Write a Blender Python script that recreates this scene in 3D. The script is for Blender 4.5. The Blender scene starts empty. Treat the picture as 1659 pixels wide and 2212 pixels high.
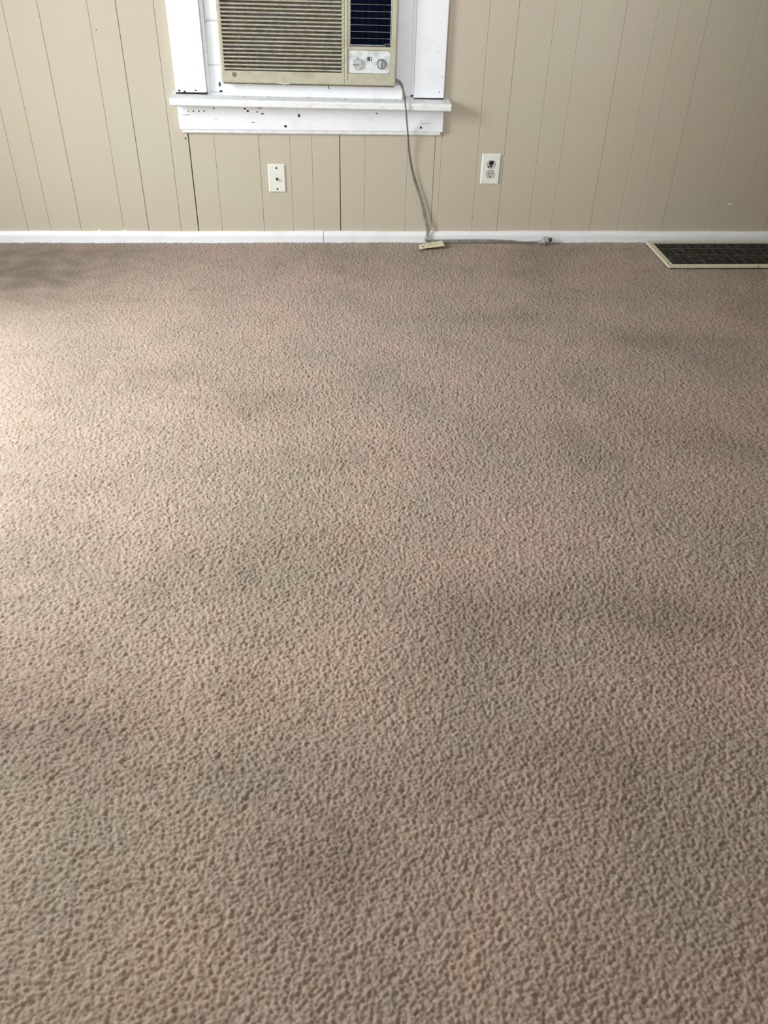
import bpy, bmesh, math, random
import numpy as np
from mathutils import Vector, Matrix

random.seed(4)
S = bpy.context.scene
COL = S.collection
PI = math.pi

# ------------------------------------------------------------------ camera
cam_data = bpy.data.cameras.new('camera')
cam = bpy.data.objects.new('camera', cam_data)
COL.objects.link(cam)
pitch, roll, yaw = 0.6434663, 0.0265985, 0.07919423
F = Vector((math.sin(yaw)*math.cos(pitch), math.cos(yaw)*math.cos(pitch), -math.sin(pitch)))
R0 = Vector((math.cos(yaw), -math.sin(yaw), 0)); U0 = R0.cross(F)
R = R0*math.cos(roll) + U0*math.sin(roll)
U = -R0*math.sin(roll) + U0*math.cos(roll)
m = Matrix((R, U, -F)).transposed().to_4x4()
m.translation = Vector((0, -3.40, 1.164))
cam.matrix_world = m
cam_data.sensor_fit = 'VERTICAL'
cam_data.sensor_height = 24.0
cam_data.lens = 24.0*1800/2212
cam_data.clip_start = 0.05
cam_data.dof.use_dof = True
cam_data.dof.focus_distance = 2.8
cam_data.dof.aperture_fstop = 4.5
S.camera = cam

# ------------------------------------------------------------------ world and daylight
world = bpy.data.worlds.new('daylight'); S.world = world
world.use_nodes = True
bg = world.node_tree.nodes['Background']
bg.inputs[0].default_value = (0.80, 0.90, 1.0, 1)
bg.inputs[1].default_value = 0.5

def area(name, loc, aim, sx, sy, power, col):
    l = bpy.data.lights.new(name, 'AREA'); l.shape = 'RECTANGLE'; l.size = sx; l.size_y = sy
    l.energy = power; l.color = col
    o = bpy.data.objects.new(name, l); COL.objects.link(o)
    o.location = loc
    o.rotation_euler = (Vector(aim)-Vector(loc)).to_track_quat('-Z', 'Y').to_euler()
    return o
wl_ = area('window_daylight', (-2.16, -1.58, 1.28), (-0.7, -1.52, 0.0), 1.0, 1.1, 41.5, (0.95, 0.99, 1.0))
wl_.data.spread = math.radians(130)
area('doorway_daylight', (-0.35, -6.5, 1.40), (-0.1, 0.0, 0.8), 0.7, 1.7, 150, (0.95, 0.99, 1.03))

S.view_settings.view_transform = 'Standard'
S.view_settings.look = 'None'
S.view_settings.gamma = 1
S.view_settings.use_curve_mapping = False
S.view_settings.exposure = 0.55

# ------------------------------------------------------------------ materials
def srgb(r, g, b):
    f = lambda c: (c/255/12.92) if c/255 <= 0.04045 else ((c/255+0.055)/1.055)**2.4
    return (f(r), f(g), f(b), 1)

def mat(name, base, rough=0.6, var=None, scale=8.0, detail=3.0, bump=0.0, bscale=200.0, metal=0.0,
        thr=(0.35, 0.65), stretch=(1, 1, 1), spec=0.5):
    """base colour, optionally mixed by object-space noise with a second colour; fine noise relief"""
    M = bpy.data.materials.new(name); M.use_nodes = True
    nt = M.node_tree; N = nt.nodes; L = nt.links
    b = N['Principled BSDF']
    b.inputs['Base Color'].default_value = base
    b.inputs['Roughness'].default_value = rough
    b.inputs['Metallic'].default_value = metal
    b.inputs['Specular IOR Level'].default_value = spec
    geo = N.new('ShaderNodeNewGeometry')
    mp = N.new('ShaderNodeMapping'); mp.inputs['Scale'].default_value = stretch
    L.new(geo.outputs['Position'], mp.inputs['Vector'])
    if var:
        n = N.new('ShaderNodeTexNoise'); n.inputs['Scale'].default_value = scale; n.inputs['Detail'].default_value = detail
        r = N.new('ShaderNodeMapRange'); r.inputs[1].default_value, r.inputs[2].default_value = thr
        x = N.new('ShaderNodeMix'); x.data_type = 'RGBA'
        x.inputs[6].default_value = base; x.inputs[7].default_value = var
        L.new(mp.outputs[0], n.inputs['Vector']); L.new(n.outputs[0], r.inputs[0])
        L.new(r.outputs[0], x.inputs[0]); L.new(x.outputs[2], b.inputs['Base Color'])
    if bump:
        n2 = N.new('ShaderNodeTexNoise'); n2.inputs['Scale'].default_value = bscale; n2.inputs['Detail'].default_value = 2
        bp = N.new('ShaderNodeBump'); bp.inputs['Strength'].default_value = bump; bp.inputs['Distance'].default_value = 0.002
        L.new(mp.outputs[0], n2.inputs['Vector']); L.new(n2.outputs[0], bp.inputs['Height']); L.new(bp.outputs[0], b.inputs['Normal'])
    return M

M_wall = mat('painted_panelling', srgb(194, 189, 171), 0.5, srgb(197, 184, 167), 1.6, 2, 0.25, 260)
M_plain = mat('painted_plaster', srgb(200, 192, 174), 0.7, srgb(194, 184, 166), 1.5, 2)
M_ceil = mat('ceiling_paint', srgb(235, 234, 228), 0.8, srgb(228, 226, 220), 2)
M_trim = mat('white_gloss_paint', srgb(243, 246, 251), 0.35, srgb(234, 238, 243), 14, 4, 0.25, 90, thr=(0.5, 0.75))
M_trimworn = mat('worn_white_paint', srgb(238, 241, 243), 0.45, srgb(204, 207, 208), 30, 6, 0.4, 120, thr=(0.5, 0.85), stretch=(1, 2, 2))
M_tape = mat('white_panel_tape', srgb(246, 248, 253), 0.5, srgb(236, 239, 247), 20, 3, 0.8, 45, thr=(0.5, 0.8))
M_grime_shade = mat('grey_grime_and_shade', srgb(150, 150, 148), 0.8, srgb(198, 198, 196), 60, 5)
M_dark = mat('bare_dark_gap', srgb(40, 33, 27), 0.9, srgb(20, 17, 15), 60)
M_chip = mat('chipped_paint_hole', srgb(32, 30, 28), 0.9, srgb(66, 60, 54), 300)
M_chipgrey = mat('grey_paint_chip', srgb(150, 150, 146), 0.8, srgb(90, 88, 84), 300)
M_ac = mat('yellowed_plastic', srgb(189, 186, 165), 0.5, srgb(166, 161, 136), 22, 5, 0.2, 300, thr=(0.48, 0.78))
M_acdirty = mat('dusty_plastic', srgb(192, 187, 170), 0.6, srgb(160, 153, 134), 45, 6, 0.4, 300, thr=(0.4, 0.7))
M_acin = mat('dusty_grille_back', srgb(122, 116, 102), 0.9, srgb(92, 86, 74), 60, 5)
M_vent = mat('dark_outlet_interior', srgb(7, 13, 34), 0.85, srgb(10, 18, 42), 30, spec=0.1)
M_chrome = mat('dull_chrome', srgb(196, 200, 206), 0.28, srgb(150, 152, 156), 80, 3, metal=0.9)
M_panel = mat('brushed_aluminium_panel', srgb(222, 228, 230), 0.45, srgb(176, 184, 184), 55, 6, 0.2, 400, metal=0.25, thr=(0.45, 0.75))
M_knob = mat('grey_knob_metal', srgb(204, 208, 204), 0.35, srgb(172, 176, 172), 90, 3, metal=0.3)
M_badge = mat('grey_badge', srgb(118, 124, 124), 0.5, srgb(86, 92, 94), 400)
M_logo = mat('dull_badge_metal', srgb(140, 134, 112), 0.5, srgb(112, 106, 88), 500, metal=0.3)
M_plate = mat('white_plate_plastic', srgb(234, 236, 228), 0.35, srgb(228, 231, 224), 20)
M_almond = mat('receptacle_plastic', srgb(206, 208, 202), 0.4, srgb(186, 188, 184), 150)
M_black = mat('black_slots', srgb(10, 10, 10), 0.6, srgb(20, 20, 19), 200)
M_screw = mat('dull_screw_metal', srgb(96, 98, 92), 0.4, srgb(60, 62, 58), 400, metal=0.6)
M_cord = mat('grey_cord_vinyl', srgb(156, 153, 145), 0.35, srgb(126, 122, 113), 30, 3)
M_plug = mat('grey_plug_vinyl', srgb(178, 180, 172), 0.35, srgb(160, 162, 154), 60, 3)
M_brass = mat('plug_blade_metal', srgb(126, 126, 122), 0.3, srgb(90, 90, 88), 200, metal=0.8)
M_card = mat('cream_plastic_tag', srgb(232, 224, 194), 0.5, srgb(224, 214, 182), 60)
M_reg = mat('chipped_cream_enamel', srgb(214, 206, 182), 0.5, srgb(146, 134, 110), 34, 6, 0.4, 200, thr=(0.66, 0.72))
M_slat = mat('dusty_dark_metal', srgb(62, 60, 55), 0.55, srgb(112, 108, 98), 60, 5, thr=(0.5, 0.8))
M_duct = mat('duct_interior', srgb(17, 17, 16), 0.9, srgb(9, 9, 9), 20)
M_floorwood = mat('subfloor', srgb(120, 100, 80), 0.8, srgb(98, 82, 66), 6)

def carpet_mat():
    M = bpy.data.materials.new('taupe_carpet'); M.use_nodes = True
    nt = M.node_tree; N = nt.nodes; L = nt.links
    b = N['Principled BSDF']; b.inputs['Roughness'].default_value = 0.92
    b.inputs['Specular IOR Level'].default_value = 0.15
    b.inputs['Sheen Weight'].default_value = 0.12
    b.inputs['Sheen Roughness'].default_value = 0.5
    geo = N.new('ShaderNodeNewGeometry')
    def noise(sc, det=2, rough=0.5, st=(1, 1, 1)):
        mp = N.new('ShaderNodeMapping'); mp.inputs['Scale'].default_value = st
        L.new(geo.outputs['Position'], mp.inputs['Vector'])
        n = N.new('ShaderNodeTexNoise'); n.inputs['Scale'].default_value = sc
        n.inputs['Detail'].default_value = det; n.inputs['Roughness'].default_value = rough
        L.new(mp.outputs[0], n.inputs['Vector']); return n.outputs[0]
    def rng(s, a, c):
        r = N.new('ShaderNodeMapRange'); r.inputs[1].default_value = a; r.inputs[2].default_value = c
        L.new(s, r.inputs[0]); return r.outputs[0]
    def mix(fac, a, c, f=1.0):
        x = N.new('ShaderNodeMix'); x.data_type = 'RGBA'
        if f != 1.0:
            mm = N.new('ShaderNodeMath'); mm.operation = 'MULTIPLY'; mm.inputs[1].default_value = f
            L.new(fac, mm.inputs[0]); fac = mm.outputs[0]
        L.new(fac, x.inputs[0])
        for k, s in ((6, a), (7, c)):
            if isinstance(s, tuple): x.inputs[k].default_value = s
            else: L.new(s, x.inputs[k])
        return x.outputs[2]
    c = mix(rng(noise(3.2, 4, 0.6), 0.36, 0.64), srgb(187, 165, 152), srgb(172, 158, 143))     # rosy / greenish patches
    c = mix(rng(noise(1.7, 4, 0.6), 0.52, 0.72), c, srgb(148, 132, 116), 0.55)                   # soiled patches
    c = mix(rng(noise(7.0, 5, 0.65, (1, 1.6, 1)), 0.55, 0.75), c, srgb(140, 122, 106), 0.5)
    att = N.new('ShaderNodeAttribute'); att.attribute_name = 'soil_and_corner'
    c = mix(att.outputs['Fac'], c, srgb(100, 89, 74), 0.8)
    c = mix(rng(noise(260, 3, 0.7), 0.42, 0.72), c, srgb(112, 95, 81), 0.55)                    # yarn to yarn tone
    L.new(c, b.inputs['Base Color'])
    bp = N.new('ShaderNodeBump'); bp.inputs['Strength'].default_value = 0.7; bp.inputs['Distance'].default_value = 0.003
    L.new(noise(330, 3, 0.65), bp.inputs['Height']); L.new(bp.outputs[0], b.inputs['Normal'])
    return M
M_carpet = carpet_mat()

# ------------------------------------------------------------------ helpers
def link(name, me, material=None, parent=None):
    o = bpy.data.objects.new(name, me); COL.objects.link(o)
    if material is not None: me.materials.append(material)
    if parent is not None: o.parent = parent
    return o

def mesh(name, verts, faces, material=None, parent=None, smooth=False):
    me = bpy.data.meshes.new(name); me.from_pydata([tuple(v) for v in verts], [], faces); me.update()
    bm = bmesh.new(); bm.from_mesh(me); bmesh.ops.recalc_face_normals(bm, faces=bm.faces); bm.to_mesh(me); bm.free()
    if smooth: me.shade_smooth()
    return link(name, me, material, parent)

def box(name, x0, x1, y0, y1, z0, z1, material, parent=None, bevel=0.0, tilt=0.0, seg=2, tiltx=-0.04):
    """a box between world limits; tilt lowers it per metre towards +x (an out-of-level piece)"""
    bm = bmesh.new()
    bmesh.ops.create_cube(bm, size=1)
    for v in bm.verts:
        v.co = Vector((x0+(v.co.x+.5)*(x1-x0), y0+(v.co.y+.5)*(y1-y0), z0+(v.co.z+.5)*(z1-z0)))
    if bevel: bmesh.ops.bevel(bm, geom=list(bm.edges), offset=bevel, segments=seg, affect='EDGES', profile=0.5)
    if tilt:
        for v in bm.verts: v.co.z -= tilt*(v.co.x-tiltx)
    me = bpy.data.meshes.new(name); bm.to_mesh(me); bm.free()
    return link(name, me, material, parent)

def prism(name, prof, axis, a, b, material, parent=None, tilt=0.0, smooth=False):
    """extrude a 2D profile along x, y or z from a to b; profile is (y,z), (x,z) or (x,y)"""
    def P(p, t):
        return {'x': (t, p[0], p[1]), 'y': (p[0], t, p[1]), 'z': (p[0], p[1], t)}[axis]
    n = len(prof)
    vs = [P(p, a) for p in prof] + [P(p, b) for p in prof]
    fs = [(i, (i+1) % n, n+(i+1) % n, n+i) for i in range(n)] + [tuple(range(n)), tuple(range(2*n-1, n-1, -1))]
    if tilt: vs = [(x, y, z-tilt*(x+0.04)) for x, y, z in vs]
    return mesh(name, vs, fs, material, parent, smooth)

def cyl(name, c, r, depth, axis, material, parent=None, n=20, bevel=0.0, r2=None):
    bm = bmesh.new()
    bmesh.ops.create_cone(bm, cap_ends=True, segments=n, radius1=r, radius2=r if r2 is None else r2, depth=depth)
    if bevel:
        bmesh.ops.bevel(bm, geom=[e for e in bm.edges if len(e.link_faces) == 2 and any(len(f.verts) > 4 for f in e.link_faces)],
                        offset=bevel, segments=2, affect='EDGES')
    rot = {'y': Matrix.Rotation(PI/2, 4, 'X'), 'x': Matrix.Rotation(PI/2, 4, 'Y'), 'z': Matrix.Identity(4)}[axis]
    bmesh.ops.transform(bm, matrix=Matrix.Translation(Vector(c)) @ rot, verts=bm.verts)
    me = bpy.data.meshes.new(name); bm.to_mesh(me); bm.free()
    return link(name, me, material, parent)

def empty(name, loc=(0, 0, 0)):
    o = bpy.data.objects.new(name, None); COL.objects.link(o); o.location = loc; o.empty_display_size = 0.05
    return o

def tag(o, label=None, cat=None, group=None, kind=None):
    for k, v in (('label', label), ('category', cat), ('group', group), ('kind', kind)):
        if v: o[k] = v
    return o

def root_at(name, loc, kids):
    """an Empty at the thing's base; children were modelled in world coordinates"""
    e = empty(name, loc)
    for k in kids:
        k.parent = e
        k.matrix_parent_inverse = Matrix.Translation(-Vector(loc))
    return e

def struct(o, label): return tag(o, label, None, None, 'structure')

# ------------------------------------------------------------------ the room shell
XL, XR, YB, ZC = -2.05, 3.0, -6.6, 2.44
VX0, VX1, VY0, VY1 = 1.345, 2.10, -0.302, -0.056        # opening of the floor register

def holed_slab(name, xs, ys, z0, z1, hole, material):
    """a slab split on a grid of lines with one cell left open"""
    bm = bmesh.new()
    for i in range(len(xs)-1):
        for j in range(len(ys)-1):
            if (i, j) == hole: continue
            r = bmesh.ops.create_cube(bm, size=1)
            for v in r['verts']:
                v.co = Vector((xs[i]+(v.co.x+.5)*(xs[i+1]-xs[i]), ys[j]+(v.co.y+.5)*(ys[j+1]-ys[j]), z0+(v.co.z+.5)*(z1-z0)))
    me = bpy.data.meshes.new(name); bm.to_mesh(me); bm.free()
    return link(name, me, material)

fl = holed_slab('floor', [XL-.1, VX0, VX1, XR+.1], [YB-.1, VY0, VY1, 0.02], -0.12, -0.006, (1, 1), M_carpet)
struct(fl, 'floor under the taupe carpet')
struct(box('ceiling', XL-.1, XR+.1, YB-.1, 0.1, ZC, ZC+.1, M_ceil), 'plain white ceiling')
struct(box('wall_right', XR, XR+.1, YB, 0.0, -0.006, ZC, M_plain), 'beige wall on the right')

# left wall with the window that lights the room
wl = empty('wall_left', (XL, -3, 0)); struct(wl, 'beige wall on the left, out of view')
inv = Matrix.Translation(-wl.location)
def wl_part(name, *a):
    o = box(name, *a); o.parent = wl; o.matrix_parent_inverse = inv; return o
wl_part('wall_panel', XL-.1, XL, YB, -2.35, -0.006, ZC, M_plain)
wl_part('wall_panel', XL-.1, XL, -1.05, 0.0, -0.006, ZC, M_plain)
wl_part('wall_panel', XL-.1, XL, -2.35, -1.05, -0.006, 0.66, M_plain)
wl_part('wall_panel', XL-.1, XL, -2.35, -1.05, 2.04, ZC, M_plain)
w2 = empty('window_2', (XL, -1.70, 0.66)); struct(w2, 'side window out of view to the left')
for nm, a in (('sill', (XL-.1, XL+.05, -2.45, -0.95, 0.635, 0.66)), ('casing', (XL, XL+.02, -2.45, -2.35, 0.66, 2.04)),
              ('casing', (XL, XL+.02, -1.05, -0.95, 0.66, 2.04)), ('head_casing', (XL, XL+.02, -2.45, -0.95, 2.04, 2.15)),
              ):
    o = box(nm, *a, M_trim, None, 0.003); o.parent = w2; o.matrix_parent_inverse = Matrix.Translation(-w2.location)
# back wall with an open doorway
wb = empty('wall_back', (0, YB, 0)); struct(wb, 'beige wall behind the viewpoint')
for a in ((XL-.1, -1.8, YB-.1, YB, -0.006, ZC), (0.0, XR+.1, YB-.1, YB, -0.006, ZC), (-1.8, 0.0, YB-.1, YB, 2.35, ZC)):
    o = box('wall_panel', *a, M_plain); o.parent = wb; o.matrix_parent_inverse = Matrix.Translation(-wb.location)

# added divider: its right edge and low wall under the opening block light
wd = empty('wall_light_blocker', (0, -3.65, 0)); struct(wd, 'added beige wall behind the viewpoint that blocks part of the back light')
for a in ((XL, -1.55, -3.77, -3.65, -0.006, ZC), (0.45, XR, -3.77, -3.65, -0.006, ZC), (-1.55, 0.45, -3.77, -3.65, 2.25, ZC), (-1.55, 0.45, -3.77, -3.65, -0.006, 1.02)):
    o = box('wall_panel', *a, M_plain); o.parent = wd; o.matrix_parent_inverse = Matrix.Translation(-wd.location)

# front wall: sheathing behind, vertical planks in front
wf = empty('wall_front', (0, 0, 0)); struct(wf, 'beige painted wall of vertical tongue and groove planks')
WX0, WX1, WZ0, WZ1 = -0.42, 0.336, 0.50, 1.95           # rough opening of the window
for a in ((XL-.1, WX0, -0.006, ZC), (WX1, XR+.1, -0.006, ZC), (WX0, WX1, -0.006, WZ0), (WX0, WX1, WZ1, ZC)):
    box('sheathing', a[0], a[1], 0.008, 0.10, a[2], a[3], M_plain, wf)
edges = [-2.05, -1.93, -1.79, -1.68, -1.56, -1.43, -1.30, -1.176, -1.088, -0.9695, -0.802, -0.7045, -0.576, -0.5073, -0.412,
         -0.2446, -0.127, -0.0437, 0.063, 0.1595, 0.3245, 0.430, 0.456, 0.599, 0.7035, 0.835, 0.929, 1.092, 1.210,
         1.289, 1.397, 1.583, 1.729, 1.838, 1.94, 2.06, 2.16, 2.33, 2.45, 2.53, 2.65, 2.82, 3.0]
open_joint = {-0.5073: 0.0016, 0.063: 0.0014, 0.430: 0.0008, -0.7045: 0.0007}
def plank(x0, x1, z0, z1, g0, g1, i):
    c = 0.0011                                           # eased edges that make the groove
    yb, yf = 0.008, -0.0006*((i*7) % 3)/2
    prof = [(x0+g0, yb), (x0+g0, yf+0.0014), (x0+g0+c, yf), (x1-g1-c, yf), (x1-g1, yf+0.0014), (x1-g1, yb)]
    prism('plank', prof, 'z', z0, z1, M_wall, wf)
for i in range(len(edges)-1):
    a, b = edges[i], edges[i+1]
    g0, g1 = open_joint.get(a, 0.0002), open_joint.get(b, 0.0002)
    inner = a > WX0-0.06 and b < WX1+0.1 and not (a >= WX1)
    if a >= 0.430 or b <= -0.5: plank(a, b, -0.004, ZC, g0, g1, i)
    else:
        plank(a, b, -0.004, 0.49, g0, g1, i)
        plank(a, b, 1.98, ZC, g0, g1, i)
for x, w in open_joint.items():
    if w > 0.001: box('joint_gap', x-w-.004, x+w+.004, 0.0068, 0.0082, 0.0, 0.49 if x < .43 else ZC, M_dark, wf)

# nail holes in the planks
def blot(name, x, z, r, y, material, parent, seed, n=9, sx=1.0, depth=0.0006):
    rr = random.Random(seed)
    pr = [(x+math.cos(2*PI*k/n)*r*sx*rr.uniform(.65, 1.2), z+math.sin(2*PI*k/n)*r*rr.uniform(.65, 1.2)) for k in range(n)]
    return prism(name, pr, 'y', y, y-depth, material, parent)
for k, (x, z, r) in enumerate([(0.6637, 0.6489, 0.0042), (-0.5182, 0.3891, 0.0040), (-0.7842, 0.7433, 0.0018),
                               (-0.690, 0.72, 0.0016), (-0.655, 0.80, 0.0016), (1.02, 0.33, 0.0012)]):
    blot('nail_hole', x, z, r, 0.0003, M_chip, wf, k)
blot('scuff_mark', 1.6601, 0.1515, 0.0035, 0.0, M_trim, wf, 30, sx=3.0)
blot('scuff_mark', 0.52, 0.15, 0.002, 0.0, M_trim, wf, 31, sx=1.4)
blot('scuff_mark', -0.80, 0.0435, 0.004, -0.0005, M_trim, wf, 32, sx=1.0)
blot('scuff_mark', -0.90, 0.0435, 0.0035, -0.0005, M_trim, wf, 33, sx=1.2)

# baseboard: low rounded strip in two lengths, slightly wavy, butt joint in the middle
bbr = empty('baseboard_front', (0, -0.006, 0)); struct(bbr, 'low white painted baseboard along the panelled wall')
def base_strip(x0, x1, seed):
    prof = [(0.0, 0.0), (-0.0155, 0.0), (-0.016, 0.026), (-0.0145, 0.033), (-0.011, 0.0385), (-0.005, 0.041), (0.0, 0.0415)]
    n = int((x1-x0)/0.04)+1
    vs, fs = [], []
    for i in range(n+1):
        x = x0+(x1-x0)*i/n
        w = 0.0009*math.sin(x*5+seed)+0.0006*math.sin(x*17+seed*2)+0.0002*math.sin(x*60)
        w -= 0.0009*abs(x) if x < 0 else 0
        for (y, z) in prof: vs.append((x, y, z+(w if z > .01 else 0)-0.003*(z < .01)))
    k = len(prof)
    for i in range(n):
        for j in range(k):
            fs.append((i*k+j, i*k+(j+1) % k, (i+1)*k+(j+1) % k, (i+1)*k+j))
    fs += [tuple(range(k)), tuple(range(n*k+k-1, n*k-1, -1))]
    o = mesh('baseboard_strip', vs, fs, M_trim, None)
    o.parent = bbr; o.matrix_parent_inverse = Matrix.Translation(-bbr.location)
    return o
base_strip(XL, -0.0085, 1); base_strip(-0.0062, XR, 3)
box('baseboard_joint', -0.0088, -0.006, -0.010, -0.002, 0.0, 0.036, M_grime_shade, bbr).matrix_parent_inverse = Matrix.Translation(-bbr.location)
for nm, a in (('baseboard_left', (XL, XL+.015, YB, -0.02, -0.004, 0.041)), ('baseboard_right', (XR-.015, XR, YB, -0.02, -0.004, 0.041))):
    struct(box(nm, *a, M_trim, None, 0.004), 'low white baseboard on a side wall')

# ------------------------------------------------------------------ window around the air conditioner
w1 = empty('window_1', (-0.04, 0, 0.54)); struct(w1, 'white painted window frame with a stool and apron holding the air conditioner')
W1 = []
def wp(o): W1.append(o); o.parent = w1; o.matrix_parent_inverse = Matrix.Translation(-w1.location); return o
T = 0.0104
cl = wp(box('casing', -0.5318, -0.4205, -0.020, 0.0, 0.5505, 1.95, M_trim, None, 0.0022))
cr = wp(box('casing', 0.3385, 0.4500, -0.020, 0.0, 0.5400, 1.95, M_trim, None, 0.0022))
wp(box('head_casing', -0.5318, 0.4500, -0.021, 0.0, 1.95, 2.06, M_trim, None, 0.003))
stool = wp(prism('stool', [(0.03, 0.531), (0.03, 0.5500), (-0.012, 0.5400), (-0.079, 0.5378), (-0.084, 0.535), (-0.085, 0.531),
                           (-0.085, 0.516), (-0.082, 0.5125), (-0.0, 0.5125)], 'x', -0.549, 0.4715, M_trimworn, None, T))
apron = wp(box('apron', -0.5325, 0.4535, -0.020, 0.0, 0.424, 0.5135, M_trim, None, 0.0015, 0.0028))
batten = wp(prism('batten', [(0, 0.4085), (0, 0.426), (-0.0155, 0.426), (-0.0150, 0.414), (-0.0115, 0.4095), (-0.007, 0.4085)],
                  'x', -0.5245, 0.4445, M_trimworn, None, 0.0022))
# dark gaps where the casings stop short of the stool
wp(box('casing_gap', -0.531, -0.420, -0.0165, 0.0, 0.5435, 0.5515, M_dark, None))
wp(box('casing_gap', 0.3395, 0.449, -0.0165, 0.0, 0.533, 0.541, M_dark, None))
# jambs, boards closing the sides, sash above
wp(box('jamb', WX0-0.0, WX0+.012, 0.001, 0.10, 0.535, WZ1, M_trimworn, None))
wp(box('jamb', WX1-.008, WX1+.004, 0.001, 0.10, 0.535, WZ1, M_trimworn, None))
wp(box('head_jamb', WX0, WX1, 0.001, 0.10, WZ1-.015, WZ1, M_trim, None))
wp(box('sill_board', WX0, WX1, 0.02, 0.12, 0.50, 0.535, M_trim, None))
def crumpled(name, x0, x1, z0, z1, y, material, amp, seed, lean=0.0, nx=6, nz=22):
    """hand-cut sheet with thickness, slightly buckled; lean shifts its lower left edge outwards"""
    rr = random.Random(seed); vs = []; fs = []
    for s in (0, 1):
        for j in range(nz+1):
            for i in range(nx+1):
                u, v = i/nx, j/nz
                x = x0+(x1-x0)*u - lean*(1-v)*(1-u)
                z = z0+(z1-z0)*v
                d = amp*(math.sin(z*31+seed)*.5+math.sin(x*60+z*23)*.4+rr.uniform(-.35, .35)*(s == 0))
                vs.append((x, y+(0.006 if s else 0)+(d if s == 0 else 0), z))
    w = nx+1; M_ = (nx+1)*(nz+1)
    for j in range(nz):
        for i in range(nx):
            a = j*w+i; fs.append((a, a+1, a+w+1, a+w)); fs.append((M_+a, M_+a+w, M_+a+w+1, M_+a+1))
    for i in range(nx):
        fs.append((i, i+1, M_+i+1, M_+i)); a = nz*w+i; fs.append((a, M_+a, M_+a+1, a+1))
    for j in range(nz):
        a = j*w; fs.append((a, M_+a, M_+a+w, a+w)); a = j*w+nx; fs.append((a, a+w, M_+a+w, M_+a))
    return mesh(name, vs, fs, material, None, True)
# left filler: three stacked sheets with seams at the heights in the picture
wp(crumpled('filler_sheet', -0.4110, -0.335, 0.541, 0.6345, 0.012, M_tape, 0.0022, 2, 0.006))
wp(crumpled('filler_sheet', -0.4070, -0.335, 0.6360, 0.7730, 0.013, M_tape, 0.0018, 5, 0.004))
wp(crumpled('filler_sheet', -0.4050, -0.335, 0.7745, 0.983, 0.012, M_tape, 0.0018, 8, 0.002))
wp(box('filler_strip', -0.419, -0.405, 0.020, 0.035, 0.54, 0.983, M_grime_shade, None))  # grey colour stands in for the shade beside the left casing
wp(box('filler_board', 0.245, 0.3335, 0.010, 0.022, 0.536, 0.983, M_tape, None, 0.001))
wp(box('filler_strip', 0.3300, 0.3385, 0.000, 0.020, 0.545, 0.983, M_tape, None, 0.001))
brd = wp(box('ledge_board', -0.3605, 0.2955, -0.030, 0.012, 0.536, 0.5865, M_tape, None, 0.0025, 0.0055))
wp(box('grime_line', -0.361, 0.296, -0.0335, -0.028, 0.5370, 0.5402, M_grime_shade, None, 0.0006, T))
# sash above the air conditioner (beyond the top of the picture)
wp(box('sash_rail', WX0+.012, WX1-.008, 0.02, 0.055, 0.984, 1.07, M_trim, None, 0.002))
wp(box('sash_rail', WX0+.012, WX1-.008, 0.02, 0.055, 1.885, 1.935, M_trim, None, 0.002))
wp(box('sash_stile', WX0+.012, WX0+.055, 0.02, 0.055, 1.07, 1.885, M_trim, None, 0.002))
wp(box('sash_stile', WX1-.051, WX1-.008, 0.02, 0.055, 1.07, 1.885, M_trim, None, 0.002))
Mg = bpy.data.materials.new('window_glass'); Mg.use_nodes = True
gn = Mg.node_tree; gn.nodes.clear()
go = gn.nodes.new('ShaderNodeOutputMaterial'); gm = gn.nodes.new('ShaderNodeMixShader'); gm.inputs[0].default_value = 0.08
gt = gn.nodes.new('ShaderNodeBsdfTransparent'); gg = gn.nodes.new('ShaderNodeBsdfGlossy'); gg.inputs['Roughness'].default_value = 0.02
gn.links.new(gt.outputs[0], gm.inputs[1]); gn.links.new(gg.outputs[0], gm.inputs[2]); gn.links.new(gm.outputs[0], go.inputs[0])
wp(box('pane', WX0+.055, WX1-.051, 0.036, 0.040, 1.07, 1.885, Mg, None))

# chips, nail holes and scratches in the white paint
def chip(x, z, r, y, mt, parent, seed, sx=1.0, name='paint_chip'):
    o = blot(name, x, z, r, y, mt, None, seed, 9, sx)
    o.parent = parent                     # the piece it sits on already has its place in the world
    return o
for k, (x, z, r, mt, sx) in enumerate([
        (-0.4939, 0.4864, 0.0026, M_chipgrey, 1), (-0.4754, 0.4865, 0.0028, M_chip, 1), (-0.4551, 0.4867, 0.0030, M_chip, 1),
        (-0.4365, 0.4869, 0.0033, M_chip, 1), (-0.3999, 0.4975, 0.0032, M_chip, 1.1), (-0.2771, 0.4900, 0.0052, M_chip, 1.0),
        (-0.2880, 0.4970, 0.0026, M_chip, 2.0), (-0.2416, 0.4872, 0.0026, M_chip, 1.4), (-0.2232, 0.4809, 0.0040, M_chipgrey, 1.8),
        (-0.0883, 0.4790, 0.0055, M_chipgrey, 1.1), (-0.0883, 0.4742, 0.0030, M_chip, 2.0), (-0.1399, 0.4385, 0.0052, M_chip, 1.1),
        (0.2016, 0.4861, 0.0040, M_chipgrey, 1.0), (0.3691, 0.4392, 0.0052, M_chip, 0.8), (0.3691, 0.4640, 0.0012, M_chipgrey, 1.0),
        (-0.5020, 0.4740, 0.0010, M_chipgrey, 18), (-0.2600, 0.4510, 0.0009, M_chipgrey, 10), (-0.395, 0.4600, 0.0007, M_chipgrey, 9),
        (0.385, 0.4530, 0.0006, M_chipgrey, 40), (-0.232, 0.5006, 0.0014, M_chip, 7)]):
    chip(x, z-0.0028*(x+.04), r, -0.0199, mt, apron, 40+k, sx)
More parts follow.
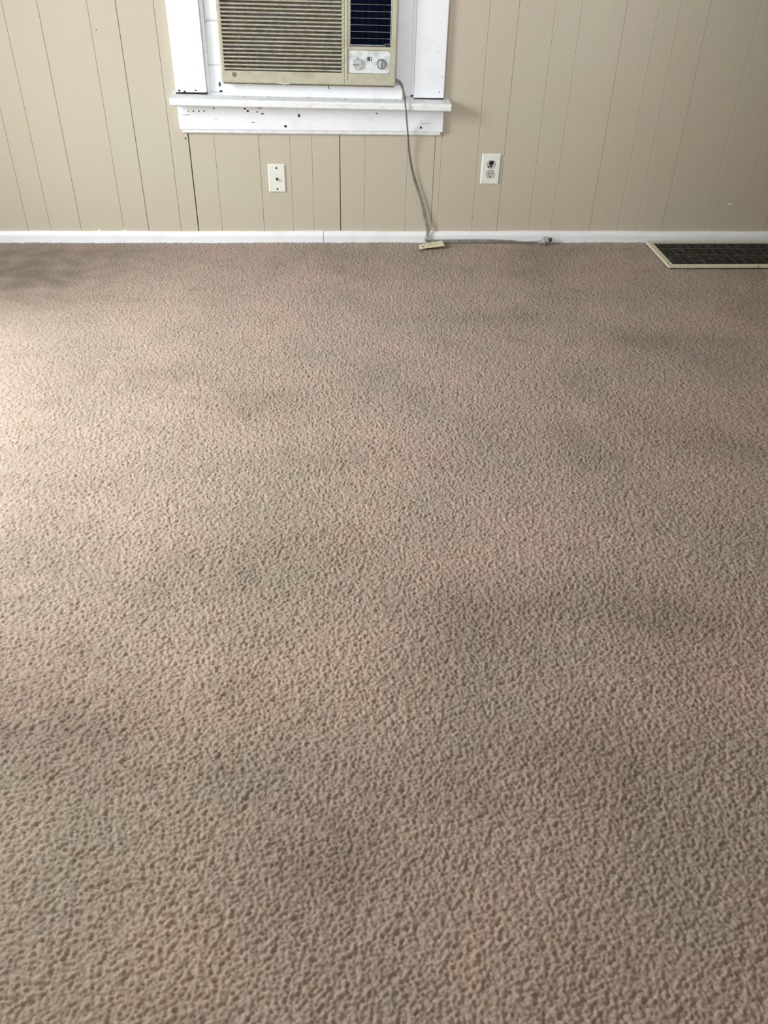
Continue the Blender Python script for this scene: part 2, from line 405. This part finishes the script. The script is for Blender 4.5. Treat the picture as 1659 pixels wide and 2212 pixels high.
for k, (x, z, r, sx, mt) in enumerate([(-0.5185, 0.5560, 0.0042, 1, M_chip), (-0.500, 0.5520, 0.0045, 1.4, M_chip),
                                       (-0.459, 0.5575, 0.0018, 3, M_chip), (-0.482, 0.580, 0.0014, .6, M_chipgrey), (-0.44, 0.575, 0.0014, 1, M_chipgrey)]):
    chip(x, z, r, -0.0199, mt, cl, 70+k, sx)
for k, (x, z, r, sx, mt) in enumerate([(0.4315, 0.560, 0.0026, .6, M_chip), (0.4410, 0.612, 0.0022, .7, M_chipgrey), (0.42, 0.69, 0.0018, .6, M_chipgrey)]):
    chip(x, z, r, -0.0199, mt, cr, 80+k, sx)
wp(blot('torn_hole', -0.3740, 0.573, 0.0085, 0.0098, M_chip, None, 91, 11, 0.45, 0.004))
wp(blot('torn_hole', -0.3715, 0.5500, 0.0040, 0.0098, M_chip, None, 92, 9, 1.6, 0.004))
wp(blot('torn_hole', 0.3320, 0.5440, 0.0040, 0.0040, M_chip, None, 93, 9, 1.4, 0.006))
wp(box('board_crack', -0.0470, -0.0455, -0.0303, -0.029, 0.541, 0.553, M_grime_shade, None))
# flaked grime lying along the stool
rr = random.Random(12)
for k in range(16):
    x = rr.uniform(-0.50, 0.44); y = rr.uniform(-0.055, -0.034) if -0.37 < x < 0.30 else rr.uniform(-0.06, -0.024)
    z = 0.5378 + (0.0022*(-0.012-(-0.079))-0.0022*(y+0.079))*0 + 0.0012 - T*(x+0.04)
    r = rr.uniform(0.0012, 0.0034); n = 7
    pr = [(x+math.cos(2*PI*q/n)*r*rr.uniform(.6, 1.8), y+math.sin(2*PI*q/n)*r*rr.uniform(.5, 1.1)) for q in range(n)]
    wp(prism('paint_flake', pr, 'z', z-0.0012, z+0.0012, M_grime_shade if k % 3 else M_chipgrey, None))

# ------------------------------------------------------------------ air conditioner
AC = []
def ap(o, parent=None):
    AC.append(o) if parent is None else None
    return o
Y0 = -0.070                       # front face
AL, AR, AB, AT = -0.3575, 0.2655, 0.5885, 0.985
GX0, GX1, GZ0, GZ1 = -0.3485, 0.0775, 0.6290, 0.950          # intake grille opening
PX0, PX1 = 0.0985, 0.2425                                    # outlet opening
def frame(name, openings, x0, x1, z0, z1, yf, yb, material, bev=0.006):
    """front bezel: a plate cut on a grid with open cells, outer edge rounded"""
    xs = sorted({x0, x1} | {o[0] for o in openings} | {o[1] for o in openings})
    zs = sorted({z0, z1} | {o[2] for o in openings} | {o[3] for o in openings})
    cell = lambda i, j: 0 <= i < len(xs)-1 and 0 <= j < len(zs)-1 and not any(
        o[0] <= (xs[i]+xs[i+1])/2 <= o[1] and o[2] <= (zs[j]+zs[j+1])/2 <= o[3] for o in openings)
    bm = bmesh.new(); vd = {}
    def V(x, y, z):
        k = (round(x, 6), round(y, 6), round(z, 6))
        if k not in vd: vd[k] = bm.verts.new(k)
        return vd[k]
    for i in range(len(xs)-1):
        for j in range(len(zs)-1):
            if not cell(i, j): continue
            a, b, c, d = xs[i], xs[i+1], zs[j], zs[j+1]
            bm.faces.new([V(a, yf, c), V(b, yf, c), V(b, yf, d), V(a, yf, d)])
            bm.faces.new([V(a, yb, d), V(b, yb, d), V(b, yb, c), V(a, yb, c)])
            for (di, dj, p, q) in ((-1, 0, (a, c), (a, d)), (1, 0, (b, c), (b, d)), (0, -1, (a, c), (b, c)), (0, 1, (a, d), (b, d))):
                if not cell(i+di, j+dj):
                    bm.faces.new([V(p[0], yf, p[1]), V(q[0], yf, q[1]), V(q[0], yb, q[1]), V(p[0], yb, p[1])])
    bmesh.ops.recalc_face_normals(bm, faces=bm.faces)
    es = []
    for e in bm.edges:
        if len(e.link_faces) == 2:
            n1, n2 = e.link_faces[0].normal, e.link_faces[1].normal
            a, b = e.verts[0].co, e.verts[1].co
            if abs(n1.dot(n2)) < .5:
                outer = (abs(a.x-b.x) < 1e-6 and (abs(a.x-x0) < 1e-5 or abs(a.x-x1) < 1e-5)) or (abs(a.z-b.z) < 1e-6 and (abs(a.z-z0) < 1e-5 or abs(a.z-z1) < 1e-5))
                if outer and min(a.y, b.y) < yb-1e-5: es.append(e)
    bmesh.ops.bevel(bm, geom=es, offset=bev, segments=3, affect='EDGES', profile=0.5)
    me = bpy.data.meshes.new(name); bm.to_mesh(me); bm.free()
    return link(name, me, material)
BZ = 0.0040
bez = ap(frame('bezel', [(GX0, GX1, GZ0, GZ1), (PX0-.002, PX1+.002, 0.7135, 0.962), (0.0935, 0.2425, 0.6285, 0.7035)],
               AL, AR, AB, AT, Y0, Y0+0.030, M_ac, 0.006))
ap(box('cabinet', AL+.010, AR-.010, Y0+.0290, 0.36, AB+.002, AT-.003, M_acdirty, None, 0.002))
ap(box('grille_backing', GX0-.002, GX1+.002, Y0+.0235, Y0+.028, GZ0-.002, GZ1+.002, M_acin, None))
pitch_z = 0.01237
k = 0; z = GZ0+0.0070
while z < GZ1-.004:
    # sloping louvre: rounded front lip, tail running back and down
    pr = [(Y0+.0005, z-.0028), (Y0-.0012, z-.0003), (Y0+.0005, z+.0024), (Y0+.006, z+.0010), (Y0+.020, z-.0040), (Y0+.020, z-.0054), (Y0+.006, z-.0012)]
    ap(prism('louvre', pr, 'x', GX0-.001, GX1+.001, M_acdirty))
    z += pitch_z
# narrow ribs at both ends of the grille
ap(box('grille_rib', GX0-.0005, GX0+.004, Y0+.001, Y0+.020, GZ0, GZ1, M_ac))
ap(box('grille_rib', GX1-.007, GX1+.0005, Y0+.003, Y0+.020, GZ0, GZ1, M_ac))
# raised divider bead and seam of the front cover
ap(box('divider', 0.0815, 0.0905, Y0-.0028, Y0+.004, 0.6055, 0.980, M_ac, None, 0.0022))
ap(box('cover_seam', 0.0792, 0.0806, Y0-.0002, Y0+.002, 0.5935, 0.980, M_acin))
badge = ap(cyl('round_badge', (-0.3114, Y0-.0006, 0.6172), 0.0082, 0.0022, 'y', M_logo, None, 24, 0.0005))
# outlet with wire guard
ap(box('outlet_backing', PX0-.004, PX1+.004, Y0+.026, Y0+.0285, 0.7115, 0.964, M_vent))
ap(box('outlet_rim', PX0-.0015, PX0+.0022, Y0+.002, Y0+.009, 0.716, 0.960, M_chrome, None, 0.0005))
ap(box('outlet_rim', PX1-.0022, PX1+.0015, Y0+.002, Y0+.009, 0.716, 0.960, M_chrome, None, 0.0005))
ap(box('outlet_rim', PX0, PX1-.018, Y0+.002, Y0+.009, 0.7162, 0.7200, M_chrome, None, 0.0005))
ap(box('outlet_tab', PX1-.0200, PX1-.002, Y0+.0055, Y0+.010, 0.7150, 0.7215, M_black, None, 0.0005))
ap(box('outlet_tab', PX1-.0210, PX1-.002, Y0+.002, Y0+.009, 0.7225, 0.7240, M_chrome))
z = 0.7385
while z < 0.955:
    ap(cyl('guard_wire', ((PX0+PX1)/2, Y0+.008, z), 0.0011, PX1-PX0, 'x', M_chrome, None, 8)); z += 0.0205
for x in (0.122, 0.1465, 0.171, 0.1955, 0.220):
    ap(box('outlet_vane', x-.0005, x+.0005, Y0+.0135, Y0+.0255, 0.714, 0.961, M_vent))
# control plate with knobs
def rounded(x0, x1, z0, z1, r, n=5):
    pts = []
    for cx_, cz_, a0 in ((x1-r, z1-r, 0), (x0+r, z1-r, 90), (x0+r, z0+r, 180), (x1-r, z0+r, 270)):
        for q in range(n+1):
            a = math.radians(a0+90*q/n); pts.append((cx_+r*math.cos(a), cz_+r*math.sin(a)))
    return pts
ap(box('control_recess', 0.0925, 0.2435, Y0+.006, Y0+.028, 0.6275, 0.7045, M_acdirty))
ap(prism('control_plate', rounded(0.0950, 0.2415, 0.6295, 0.7010, 0.007), 'y', Y0+.007, Y0+.0025, M_panel))
def knob(x, z, r, ang, name='knob'):
    base = cyl(name, (x, Y0-.002, z), r, 0.010, 'y', M_knob, None, 28, 0.0012, None)
    g = box('knob_grip', -r*1.05, r*(1.05 if ang else .15), -0.0045, 0.0045, -0.0022, 0.0022, M_chrome, None, 0.0012)
    g.matrix_world = Matrix.Translation((x, Y0-.0098, z)) @ Matrix.Rotation(ang, 4, 'Y')
    return base, g
kb1 = knob(0.1285, 0.6590, 0.0170, 0.0)
kb2 = knob(0.2120, 0.6600, 0.0135, PI/2)
ap(kb1[0]); ap(kb2[0])
cyl_ = cyl('dial_ring', (0.2120, Y0+.0015, 0.6600), 0.0172, 0.003, 'y', M_badge, None, 28, 0.0006); ap(cyl_)
cyl_ = cyl('dial_ring', (0.1285, Y0+.0015, 0.6590), 0.0178, 0.003, 'y', M_badge, None, 28, 0.0006); ap(cyl_)
bd = ap(box('square_badge', 0.1600, 0.1770, Y0+.0010, Y0+.0030, 0.6690, 0.6825, M_badge, None, 0.0006))
ap(box('badge_mark', 0.1715, 0.1745, Y0+.0003, Y0+.0015, 0.6715, 0.6800, M_panel))
ap(box('badge_mark', 0.1655, 0.1690, Y0+.0003, Y0+.0015, 0.6715, 0.6800, M_black))
for x0, x1, z in ((0.114, 0.142, 0.6930), (0.200, 0.224, 0.6930), (0.158, 0.180, 0.6890)):
    ap(box('dial_print', x0, x1, Y0+.0020, Y0+.0028, z, z+.0012, M_almond))
ap(box('bottom_edge', AL+.006, AR-.006, Y0+.0012, Y0+.030, AB-.0022, AB+.0006, M_acin, None, 0.0008))  # strip coloured dark for grime and shade along the bezel's lower edge
# peeled foam under the lower edge and a stub of wire
ap(mesh('foam_strip', [(-0.163, -0.0715, 0.5905), (-0.155, -0.0718, 0.5945), (-0.12, -0.0718, 0.5945), (-0.113, -0.0715, 0.5895), (-0.135, -0.0712, 0.5878),
                       (-0.163, -0.064, 0.5905), (-0.155, -0.064, 0.5945), (-0.12, -0.064, 0.5945), (-0.113, -0.064, 0.5895), (-0.135, -0.064, 0.5878)],
        [(0, 1, 2, 3, 4), (9, 8, 7, 6, 5), (0, 5, 6, 1), (1, 6, 7, 2), (2, 7, 8, 3), (3, 8, 9, 4), (4, 9, 5, 0)], M_almond))
st = cyl('wire_stub', (0.0215, -0.056, 0.5815), 0.0013, 0.020, 'z', M_chip, None, 8); st.rotation_euler = (0.3, 0, 0)
st.location = (0, 0, 0)
st.data.transform(Matrix.Translation((0.0215, -0.056, 0.5835)) @ Matrix.Rotation(-0.35, 4, 'Y') @ Matrix.Translation((-0.0215, 0.056, -0.5815)))
st.rotation_euler = (0, 0, 0); ap(st)
ac = empty('air_conditioner', (-0.046, 0.0, AB))
tag(ac, 'yellowed beige window air conditioner with louvred grille and two knobs, set in the white window', 'air conditioner')
for o in AC: o.parent = ac; o.matrix_parent_inverse = Matrix.Translation(-ac.location)
bpy.context.view_layer.update()
for b, g in (kb1, kb2):
    mw = g.matrix_world.copy(); g.parent = b; g.matrix_basis = mw
ac.rotation_euler = (0, 0.0088, 0)          # it sags slightly to the right

# ------------------------------------------------------------------ wall plates
def bevel_plate(x, z, w, h, rot=0.0, d=0.006, c=0.004):
    vs = []
    for (y, k) in ((0.0, 0), (-d*.35, 0), (-d, c)):
        for sx, sz in ((-1, -1), (1, -1), (1, 1), (-1, 1)):
            vs.append((sx*(w/2-k), y, sz*(h/2-k)))
    fs = [(0, 1, 2, 3), (8, 9, 10, 11)]
    for r in (0, 4):
        for i in range(4): fs.append((r+i, r+(i+1) % 4, r+4+(i+1) % 4, r+4+i))
    return vs, fs
# cable jack plate
cx_, cz_ = -0.1832, 0.2466
cp = empty('cable_jack_plate', (cx_, 0, cz_))
tag(cp, 'small white wall plate with a central cable jack and two screws under the window', 'wall plate')
vs, fs = bevel_plate(0, 0, 0.0665, 0.1055); mesh('plate', vs, fs, M_plate, cp)
for zz in (0.0388, -0.0395): cyl('screw', (-0.0004, -0.0064, zz), 0.0037, 0.0016, 'y', M_screw, cp, 14, 0.0003)
nut = cyl('jack_nut', (0, -0.0075, -0.0010), 0.0052, 0.003, 'y', M_screw, cp, 6)
cyl('jack_barrel', (0, -0.0115, -0.0010), 0.0040, 0.011, 'y', M_screw, cp, 16, 0.0004)
cyl('jack_core', (0, -0.0172, -0.0010), 0.0022, 0.0006, 'y', M_black, cp, 12)
# duplex receptacle
ox, oz = 0.6540, 0.2846
op = empty('electrical_outlet', (ox, 0, oz))
tag(op, 'white duplex electrical outlet on the wall right of the window', 'electrical outlet')
vs, fs = bevel_plate(0, 0, 0.0746, 0.1145); mesh('plate', vs, fs, M_plate, op)
def face_outline(r, flat, n=10):
    a0 = math.asin(flat/r); pts = []
    for q in range(n+1):
        a = -a0+2*a0*q/n; pts.append((r*math.cos(a), r*math.sin(a)))
    for q in range(n+1):
        a = PI-a0+2*a0*q/n; pts.append((r*math.cos(a), r*math.sin(a)))
    return pts
for s, zc in (('upper', 0.0185), ('lower', -0.0180)):
    hole = prism('receptacle_recess', [(a, b+zc) for a, b in face_outline(0.0172, 0.0146)], 'y', -0.0062, -0.0056, M_black, op)
    fc = prism('receptacle_face', [(a, b+zc) for a, b in face_outline(0.0160, 0.0130)], 'y', -0.0045, -0.0078, M_almond, op)
    for sx, hh in ((-0.0063, 0.0046), (0.0063, 0.0038)):
        box('slot', sx-.0015, sx+.0015, -0.0082, -0.0077, zc+.0025-hh, zc+.0025+hh, M_black, fc)
    prism('ground_hole', [(a*1.15, b+zc-.0085) for a, b in [(-.0024, 0), (-.0024, .001), (-.0012, .0028), (.0012, .0028), (.0024, .001), (.0024, 0), (.0024, -.002), (-.0024, -.002)]],
          'y', -0.0077, -0.0082, M_black, fc)
    if s == 'upper':     # the upper face is broken away and shows black inside
        tag(blot('broken_area', -0.0005, zc+.0045, 0.0098, -0.0079, M_black, fc, 5, 14, 1.05, 0.0006), 'black hole in the broken upper socket')
        blot('broken_area', -0.0085, zc-.0080, 0.0042, -0.0079, M_black, fc, 8, 9, 1.0, 0.0006)
        blot('broken_area', 0.0005, zc-.0070, 0.0050, -0.0079, M_black, fc, 9, 9, 1.0, 0.0006)
cyl('center_screw', (0, -0.0064, 0), 0.0022, 0.0012, 'y', M_plate, op, 12, 0.0003)

# ------------------------------------------------------------------ power cord and plug
def catmull(P, n):
    out = []
    Q = [P[0]] + P + [P[-1]]
    for i in range(1, len(Q)-2):
        p0, p1, p2, p3 = [np.array(q, float) for q in Q[i-1:i+3]]
        for s in range(n):
            t = s/n
            out.append(0.5*((2*p1)+(-p0+p2)*t+(2*p0-5*p1+4*p2-p3)*t*t+(-p0+3*p1-3*p2+p3)*t**3))
    out.append(np.array(P[-1], float)); return out
# x, y, z, direction of the flat side (x,y,z), width
CP = [(0.250, 0.020, 0.600, 0, 0, 1, .010), (0.268, -0.028, 0.6015, 0, .3, 1, .010), (0.2867, -0.040, 0.590, .6, .4, .8, .010),
      (0.2965, -0.050, 0.5635, .5, .9, .2, .010), (0.2985, -0.0905, 0.5450, .5, .86, .1, .010), (0.3040, -0.0945, 0.5092, .35, .93, 0, .010),
      (0.3120, -0.060, 0.466, .35, .93, 0, .010), (0.3198, -0.032, 0.4165, .4, .9, 0, .010), (0.3287, -0.020, 0.3479, .7, .7, 0, .010),
      (0.3485, -0.015, 0.2654, .9, .4, .1, .0115), (0.3818, -0.015, 0.1743, 1, .2, .2, .0125), (0.4040, -0.018, 0.1015, 1, 0, .2, .0135),
      (0.4156, -0.024, 0.0557, 1, 0, 0, .0135), (0.4150, -0.026, 0.032, .9, -.3, .3, .013), (0.4105, -0.030, 0.0130, .6, -.4, .7, .0125),
      (0.4400, -0.0275, 0.0075, 0, 0, 1, .0150), (0.4800, -0.026, 0.0075, 0, 0, 1, .0155), (0.5627, -0.026, 0.0080, 0, 0, 1, .0155),
      (0.6778, -0.026, 0.0080, 0, 0, 1, .0150), (0.7553, -0.028, 0.0070, 0, -.3, 1, .0140), (0.8126, -0.036, 0.0060, 0, -.6, .8, .0135),
      (0.8600, -0.041, 0.0080, 0, -.3, 1, .012), (0.8790, -0.042, 0.0095, 0, -.1, 1, .010)]
pts = catmull(CP, 10)
vs, fs = [], []
ring_n = 18
for i, p in enumerate(pts):
    a = pts[max(0, i-1)][:3]; b = pts[min(len(pts)-1, i+1)][:3]
    t = (b-a)/np.linalg.norm(b-a)
    w = p[3:6]-t*np.dot(p[3:6], t); w /= np.linalg.norm(w); nrm = np.cross(t, w)
    W_ = p[6]/2; th = 0.0023
    for q in range(ring_n):
        an = 2*PI*q/ring_n; u = math.cos(an); v = math.sin(an)
        prof = th*(0.62+0.38*abs(math.cos(u*PI*1.5)))      # three joined conductors
        x_ = W_*u; y_ = prof*math.copysign(abs(v)**0.5, v)
        vs.append(p[:3]+w*x_+nrm*y_)
for i in range(len(pts)-1):
    for q in range(ring_n):
        fs.append((i*ring_n+q, i*ring_n+(q+1) % ring_n, (i+1)*ring_n+(q+1) % ring_n, (i+1)*ring_n+q))
fs += [tuple(range(ring_n)), tuple(range(len(vs)-1, len(vs)-1-ring_n, -1))]
cord = mesh('cord', vs, fs, M_cord, None, True)
# plug
plug = box('plug_body', -0.0135, 0.0135, -0.0115, 0.0115, -0.014, 0.014, M_plug, None, 0.004, seg=2)
for v in plug.data.vertices:
    if v.co.x < -0.003: v.co.z *= 0.72; v.co.y *= 0.8
nk = cyl('plug_neck', (-0.018, 0, 0), 0.0072, 0.014, 'x', M_plug, plug, 16, 0.002, 0.0055)
gp_ = box('plug_ridge', -0.004, 0.0005, -0.0125, 0.0125, -0.0165, 0.0165, M_plug, plug, 0.0018)
for zz in (0.0065, -0.0065): box('prong', 0.0130, 0.0270, -0.0045, 0.0025, zz-.0009, zz+.0009, M_brass, plug, 0.0003)
cyl('ground_prong', (0.020, 0.0055, 0), 0.0024, 0.016, 'x', M_brass, plug, 12, 0.0008)
pc = empty('power_cord', (0.4105, -0.029, 0.0))
tag(pc, 'flat grey power cord hanging below the window and running along the baseboard', 'cord')
for o in (cord, plug): o.parent = pc; o.matrix_parent_inverse = Matrix.Translation(-pc.location)
plug.matrix_basis = Matrix.Translation((0.8990, -0.0420, 0.0135)) @ Matrix.Rotation(-0.22, 4, 'Y') @ Matrix.Rotation(0.75, 4, 'X') @ Matrix.Diagonal((1.12, 1.12, 1.12, 1))

# ------------------------------------------------------------------ tag on the carpet
ct = empty('plastic_tag', (0.425, -0.085, 0.004))
tag(ct, 'small cream rectangular tag with a hole lying on the carpet beside the cord', 'tag')
bm = bmesh.new()
oc = [(0.3767, -0.0707), (0.4751, -0.0353), (0.4795, -0.0968), (0.3735, -0.1173)]
zc = [0.006, 0.012, 0.012, 0.006]
up = [bm.verts.new((x, y, z+.0028)) for (x, y), z in zip(oc, zc)]
lo = [bm.verts.new((x, y, z)) for (x, y), z in zip(oc, zc)]
bm.faces.new(up[::-1]); bm.faces.new(lo)
for i in range(4): bm.faces.new([up[i], up[(i+1) % 4], lo[(i+1) % 4], lo[i]])
bmesh.ops.recalc_face_normals(bm, faces=bm.faces)
bmesh.ops.bevel(bm, geom=list(bm.edges), offset=0.0012, segments=2, affect='EDGES')
me = bpy.data.meshes.new('tag_plate'); bm.to_mesh(me); bm.free()
link('tag_plate', me, M_card, ct).matrix_parent_inverse = Matrix.Translation(-ct.location)
def on_tag(x, y): return 0.006+0.006*(x-0.375)/0.10+0.0028
def tag_mark(name, pts2, w, m_):
    vs, fs = [], []
    for i, (x, y) in enumerate(pts2):
        a = Vector(pts2[max(0, i-1)]); b = Vector(pts2[min(len(pts2)-1, i+1)]); d = (b-a).normalized(); nn = Vector((-d.y, d.x))*w/2
        for s in (1, -1):
            for h_ in (0.00035, -0.0004): vs.append((x+nn.x*s, y+nn.y*s, on_tag(x, y)+h_))
    for i in range(len(pts2)-1):
        a, b = i*4, (i+1)*4
        fs += [(a, a+2, b+2, b), (a+1, b+1, b+3, a+3), (a, b, b+1, a+1), (a+2, a+3, b+3, b+2)]
    fs += [(0, 1, 3, 2), tuple(len(vs)-4+q for q in (0, 2, 3, 1))]
    o = mesh(name, vs, fs, m_, ct); o.matrix_parent_inverse = Matrix.Translation(-ct.location); return o
h = cyl('hole', (0.3925, -0.096, on_tag(0.3925, 0)), 0.0036, 0.001, 'z', M_black, ct, 14); h.matrix_parent_inverse = Matrix.Translation(-ct.location)
tag_mark('ink_mark', [(0.408, -0.083), (0.415, -0.087), (0.423, -0.080), (0.428, -0.070)], 0.0014, M_logo)
tag_mark('ink_mark', [(0.423, -0.066), (0.420, -0.076)], 0.0014, M_logo)
tag_mark('ink_mark', [(0.431, -0.083), (0.438, -0.086), (0.445, -0.079), (0.440, -0.068)], 0.0014, M_logo)

# ------------------------------------------------------------------ floor register
rg = empty('floor_vent', (1.7, -0.18, 0))
tag(rg, 'long cream framed floor vent with a dark grille, set in the carpet against the wall', 'vent')
rinv = Matrix.Translation(-rg.location)
def rp(o): o.parent = rg; o.matrix_parent_inverse = rinv; return o
RX0, RX1, RY0, RY1 = 1.3255, 2.125, -0.324, -0.033
fr = frame('frame', [(VX0+.003, VX1-.003, 0.302-0.245, 0.302)], RX0, RX1, 0.033, 0.324, 0.0, 0.008, M_reg, 0.003)
for v in fr.data.vertices: v.co = Vector((v.co.x, -v.co.z, 0.0125-v.co.y))
fr.data.flip_normals(); rp(fr)
n_s = 14
for i in range(n_s):
    y = VY0+0.010+(VY1-VY0-0.020)*i/(n_s-1)
    rp(prism('slat', [(y-.0022, 0.0085), (y+.0022, 0.0100), (y+.0066, -0.004), (y+.0054, -0.004)], 'x', VX0+.001, VX1-.001, M_slat))
for i in range(18):
    x = VX0+0.02+i*0.0415
    if x < VX1-.01: rp(box('crossbar', x-.0011, x+.0011, VY0+.001, VY1-.001, 0.0035, 0.0092, M_slat))
# duct below: bottom and four sides
rp(box('duct', VX0+.001, VX1-.001, VY0+.001, VY1-.001, -0.115, -0.105, M_duct))
for a in ((VX0+.0005, VX0+.0025, VY0, VY1), (VX1-.0025, VX1-.0005, VY0, VY1), (VX0, VX1, VY0+.0005, VY0+.0025), (VX0, VX1, VY1-.0025, VY1-.0005)):
    rp(box('duct_side', a[0], a[1], a[2], a[3], -0.115, 0.002, M_duct))

# ------------------------------------------------------------------ carpet pile
def soil_corner_map(X, Y):
    s = np.zeros_like(X)
    for (x, y, rx, ry, a) in [(-1.12, -0.42, .34, .16, 1.0), (-1.10, -0.15, .50, .20, .9), (-1.0, -0.62, .25, .10, .4), (-0.62, -2.40, .20, .16, .55), (-0.42, -2.47, .13, .10, .35),  # first three entries darken the far-left corner, broadened and strengthened there
                              (-0.20, -1.33, .14, .10, .45), (-0.55, -1.15, .28, .10, .3), (0.68, -2.22, .14, .09, .45), (0.35, -2.18, .3, .1, .25),
                              (-0.02, -2.72, .10, .09, .45), (0.05, -2.60, .28, .12, .25), (1.05, -0.95, .25, .07, .45), (1.60, -0.62, .3, .10, .3),
                              (0.55, -0.75, .2, .07, .25), (1.03, -1.60, .12, .08, .35), (-0.60, -1.72, .16, .08, .25), (0.9, -0.35, .22, .08, .25),
                              (-0.25, -2.02, .2, .1, .3), (0.37, -2.55, .12, .12, .3), (1.3, -1.1, .3, .2, .15), (0.02, -1.62, .3, .06, .2)]:
        s += a*np.exp(-(((X-x)/rx)**2+((Y-y)/ry)**2))
    s *= 0.75+0.25*np.sin(X*23+np.sin(Y*31)*1.5)*np.sin(Y*27+np.sin(X*19)*1.7)
    return np.clip(s, 0, 1)

def hsh(i, j, k):
    v = np.sin(i*127.1+j*311.7+k*74.7)*43758.5453
    return v-np.floor(v)

def pile_height(X, Y, cell):
    """rounded yarn tips on a jittered lattice: the tallest dome over each point"""
    Xs = X+0.003*np.sin(Y*41)+0.002*np.sin(Y*13+X*7); Ys = Y+0.003*np.sin(X*37)
    gx, gy = Xs/cell, Ys/cell
    ix, iy = np.floor(gx), np.floor(gy)
    best = np.full(X.shape, -1.0)
    for dx in (-1, 0, 1):
        for dy in (-1, 0, 1):
            i, j = ix+dx, iy+dy
            px = i+0.5+(hsh(i, j, 1)-.5)*0.95; py = j+0.5+(hsh(i, j, 2)-.5)*0.95
            d2 = (gx-px)**2+((gy-py)*1.05)**2
            hh = (0.62+0.38*hsh(i, j, 3))-d2*(0.75+.5*hsh(i, j, 4))
            best = np.maximum(best, hh)
    return np.clip(best, -0.25, 1)

def graded(knots):
    """coordinates from knot to knot with a cell size that changes smoothly"""
    out = [knots[0][0]]; end = knots[-1][0]
    kx = [k[0] for k in knots]; kc = [k[1] for k in knots]
    while out[-1] < end: out.append(out[-1]+float(np.interp(out[-1], kx, kc)))
    out = np.array(out); return kx[0]+(out-kx[0])*(end-kx[0])/(out[-1]-kx[0])
xs = graded([(-2.0, .0075), (-1.3, .0048), (-0.8, .0027), (0.0, .0023), (0.9, .0027), (1.4, .0042), (2.4, .0075)])
ys = graded([(-3.02, .0020), (-2.4, .0022), (-1.6, .0028), (-0.8, .0038), (0.0005, .0046)])
nx, ny = len(xs)-1, len(ys)-1
X, Y = np.meshgrid(xs, ys)
Hh = pile_height(X, Y, 0.0044)
pit = np.clip(pile_height(X+5.2, Y+9.4, 0.0051)-0.25, 0, 1)/0.75
Hh = 0.55*Hh + 0.30*pile_height(X+3.1, Y+1.7, 0.0033) + 0.35*pile_height(X-2.3, Y+4.4, 0.0105) - 0.85*pit**1.5
und = 0.0012*(np.sin(X*9+1.3*np.sin(Y*7))*np.sin(Y*11+np.sin(X*5)))
Z = 0.0058*Hh - 0.0042 + und
# the pile is pressed flat under the cord and the tag
near = (Y > -0.055) & (X > 0.36) & (X < 0.96)
Z = np.where(near, np.minimum(Z, -0.0005), Z)
V_ = np.stack([X, Y, Z], -1).reshape(-1, 3).astype(np.float32)
idx = np.arange((nx+1)*(ny+1)).reshape(ny+1, nx+1)
F_ = np.stack([idx[:-1, :-1], idx[:-1, 1:], idx[1:, 1:], idx[1:, :-1]], -1).reshape(-1, 4)
cx2 = X[:-1, :-1].ravel(); cy2 = Y[:-1, :-1].ravel()
F_ = F_[~((cx2 > RX0+.006) & (cx2 < RX1-.006) & (cy2 > RY0+.006) & (cy2 < RY1-.006))].astype(np.int32)

me = bpy.data.meshes.new('carpet')
me.vertices.add(len(V_)); me.vertices.foreach_set('co', V_.ravel())
me.loops.add(F_.size); me.loops.foreach_set('vertex_index', F_.ravel())
me.polygons.add(len(F_)); me.polygons.foreach_set('loop_start', np.arange(0, F_.size, 4, dtype=np.int32))
me.update(calc_edges=True)
at_ = me.attributes.new('soil_and_corner', 'FLOAT', 'POINT')
at_.data.foreach_set('value', soil_corner_map(V_[:, 0], V_[:, 1]).astype(np.float32))
me.shade_smooth()
cp_ = link('carpet', me, M_carpet)
tag(cp_, 'worn taupe cut pile carpet with faint soiled patches covering the floor', 'carpet', None, 'stuff')
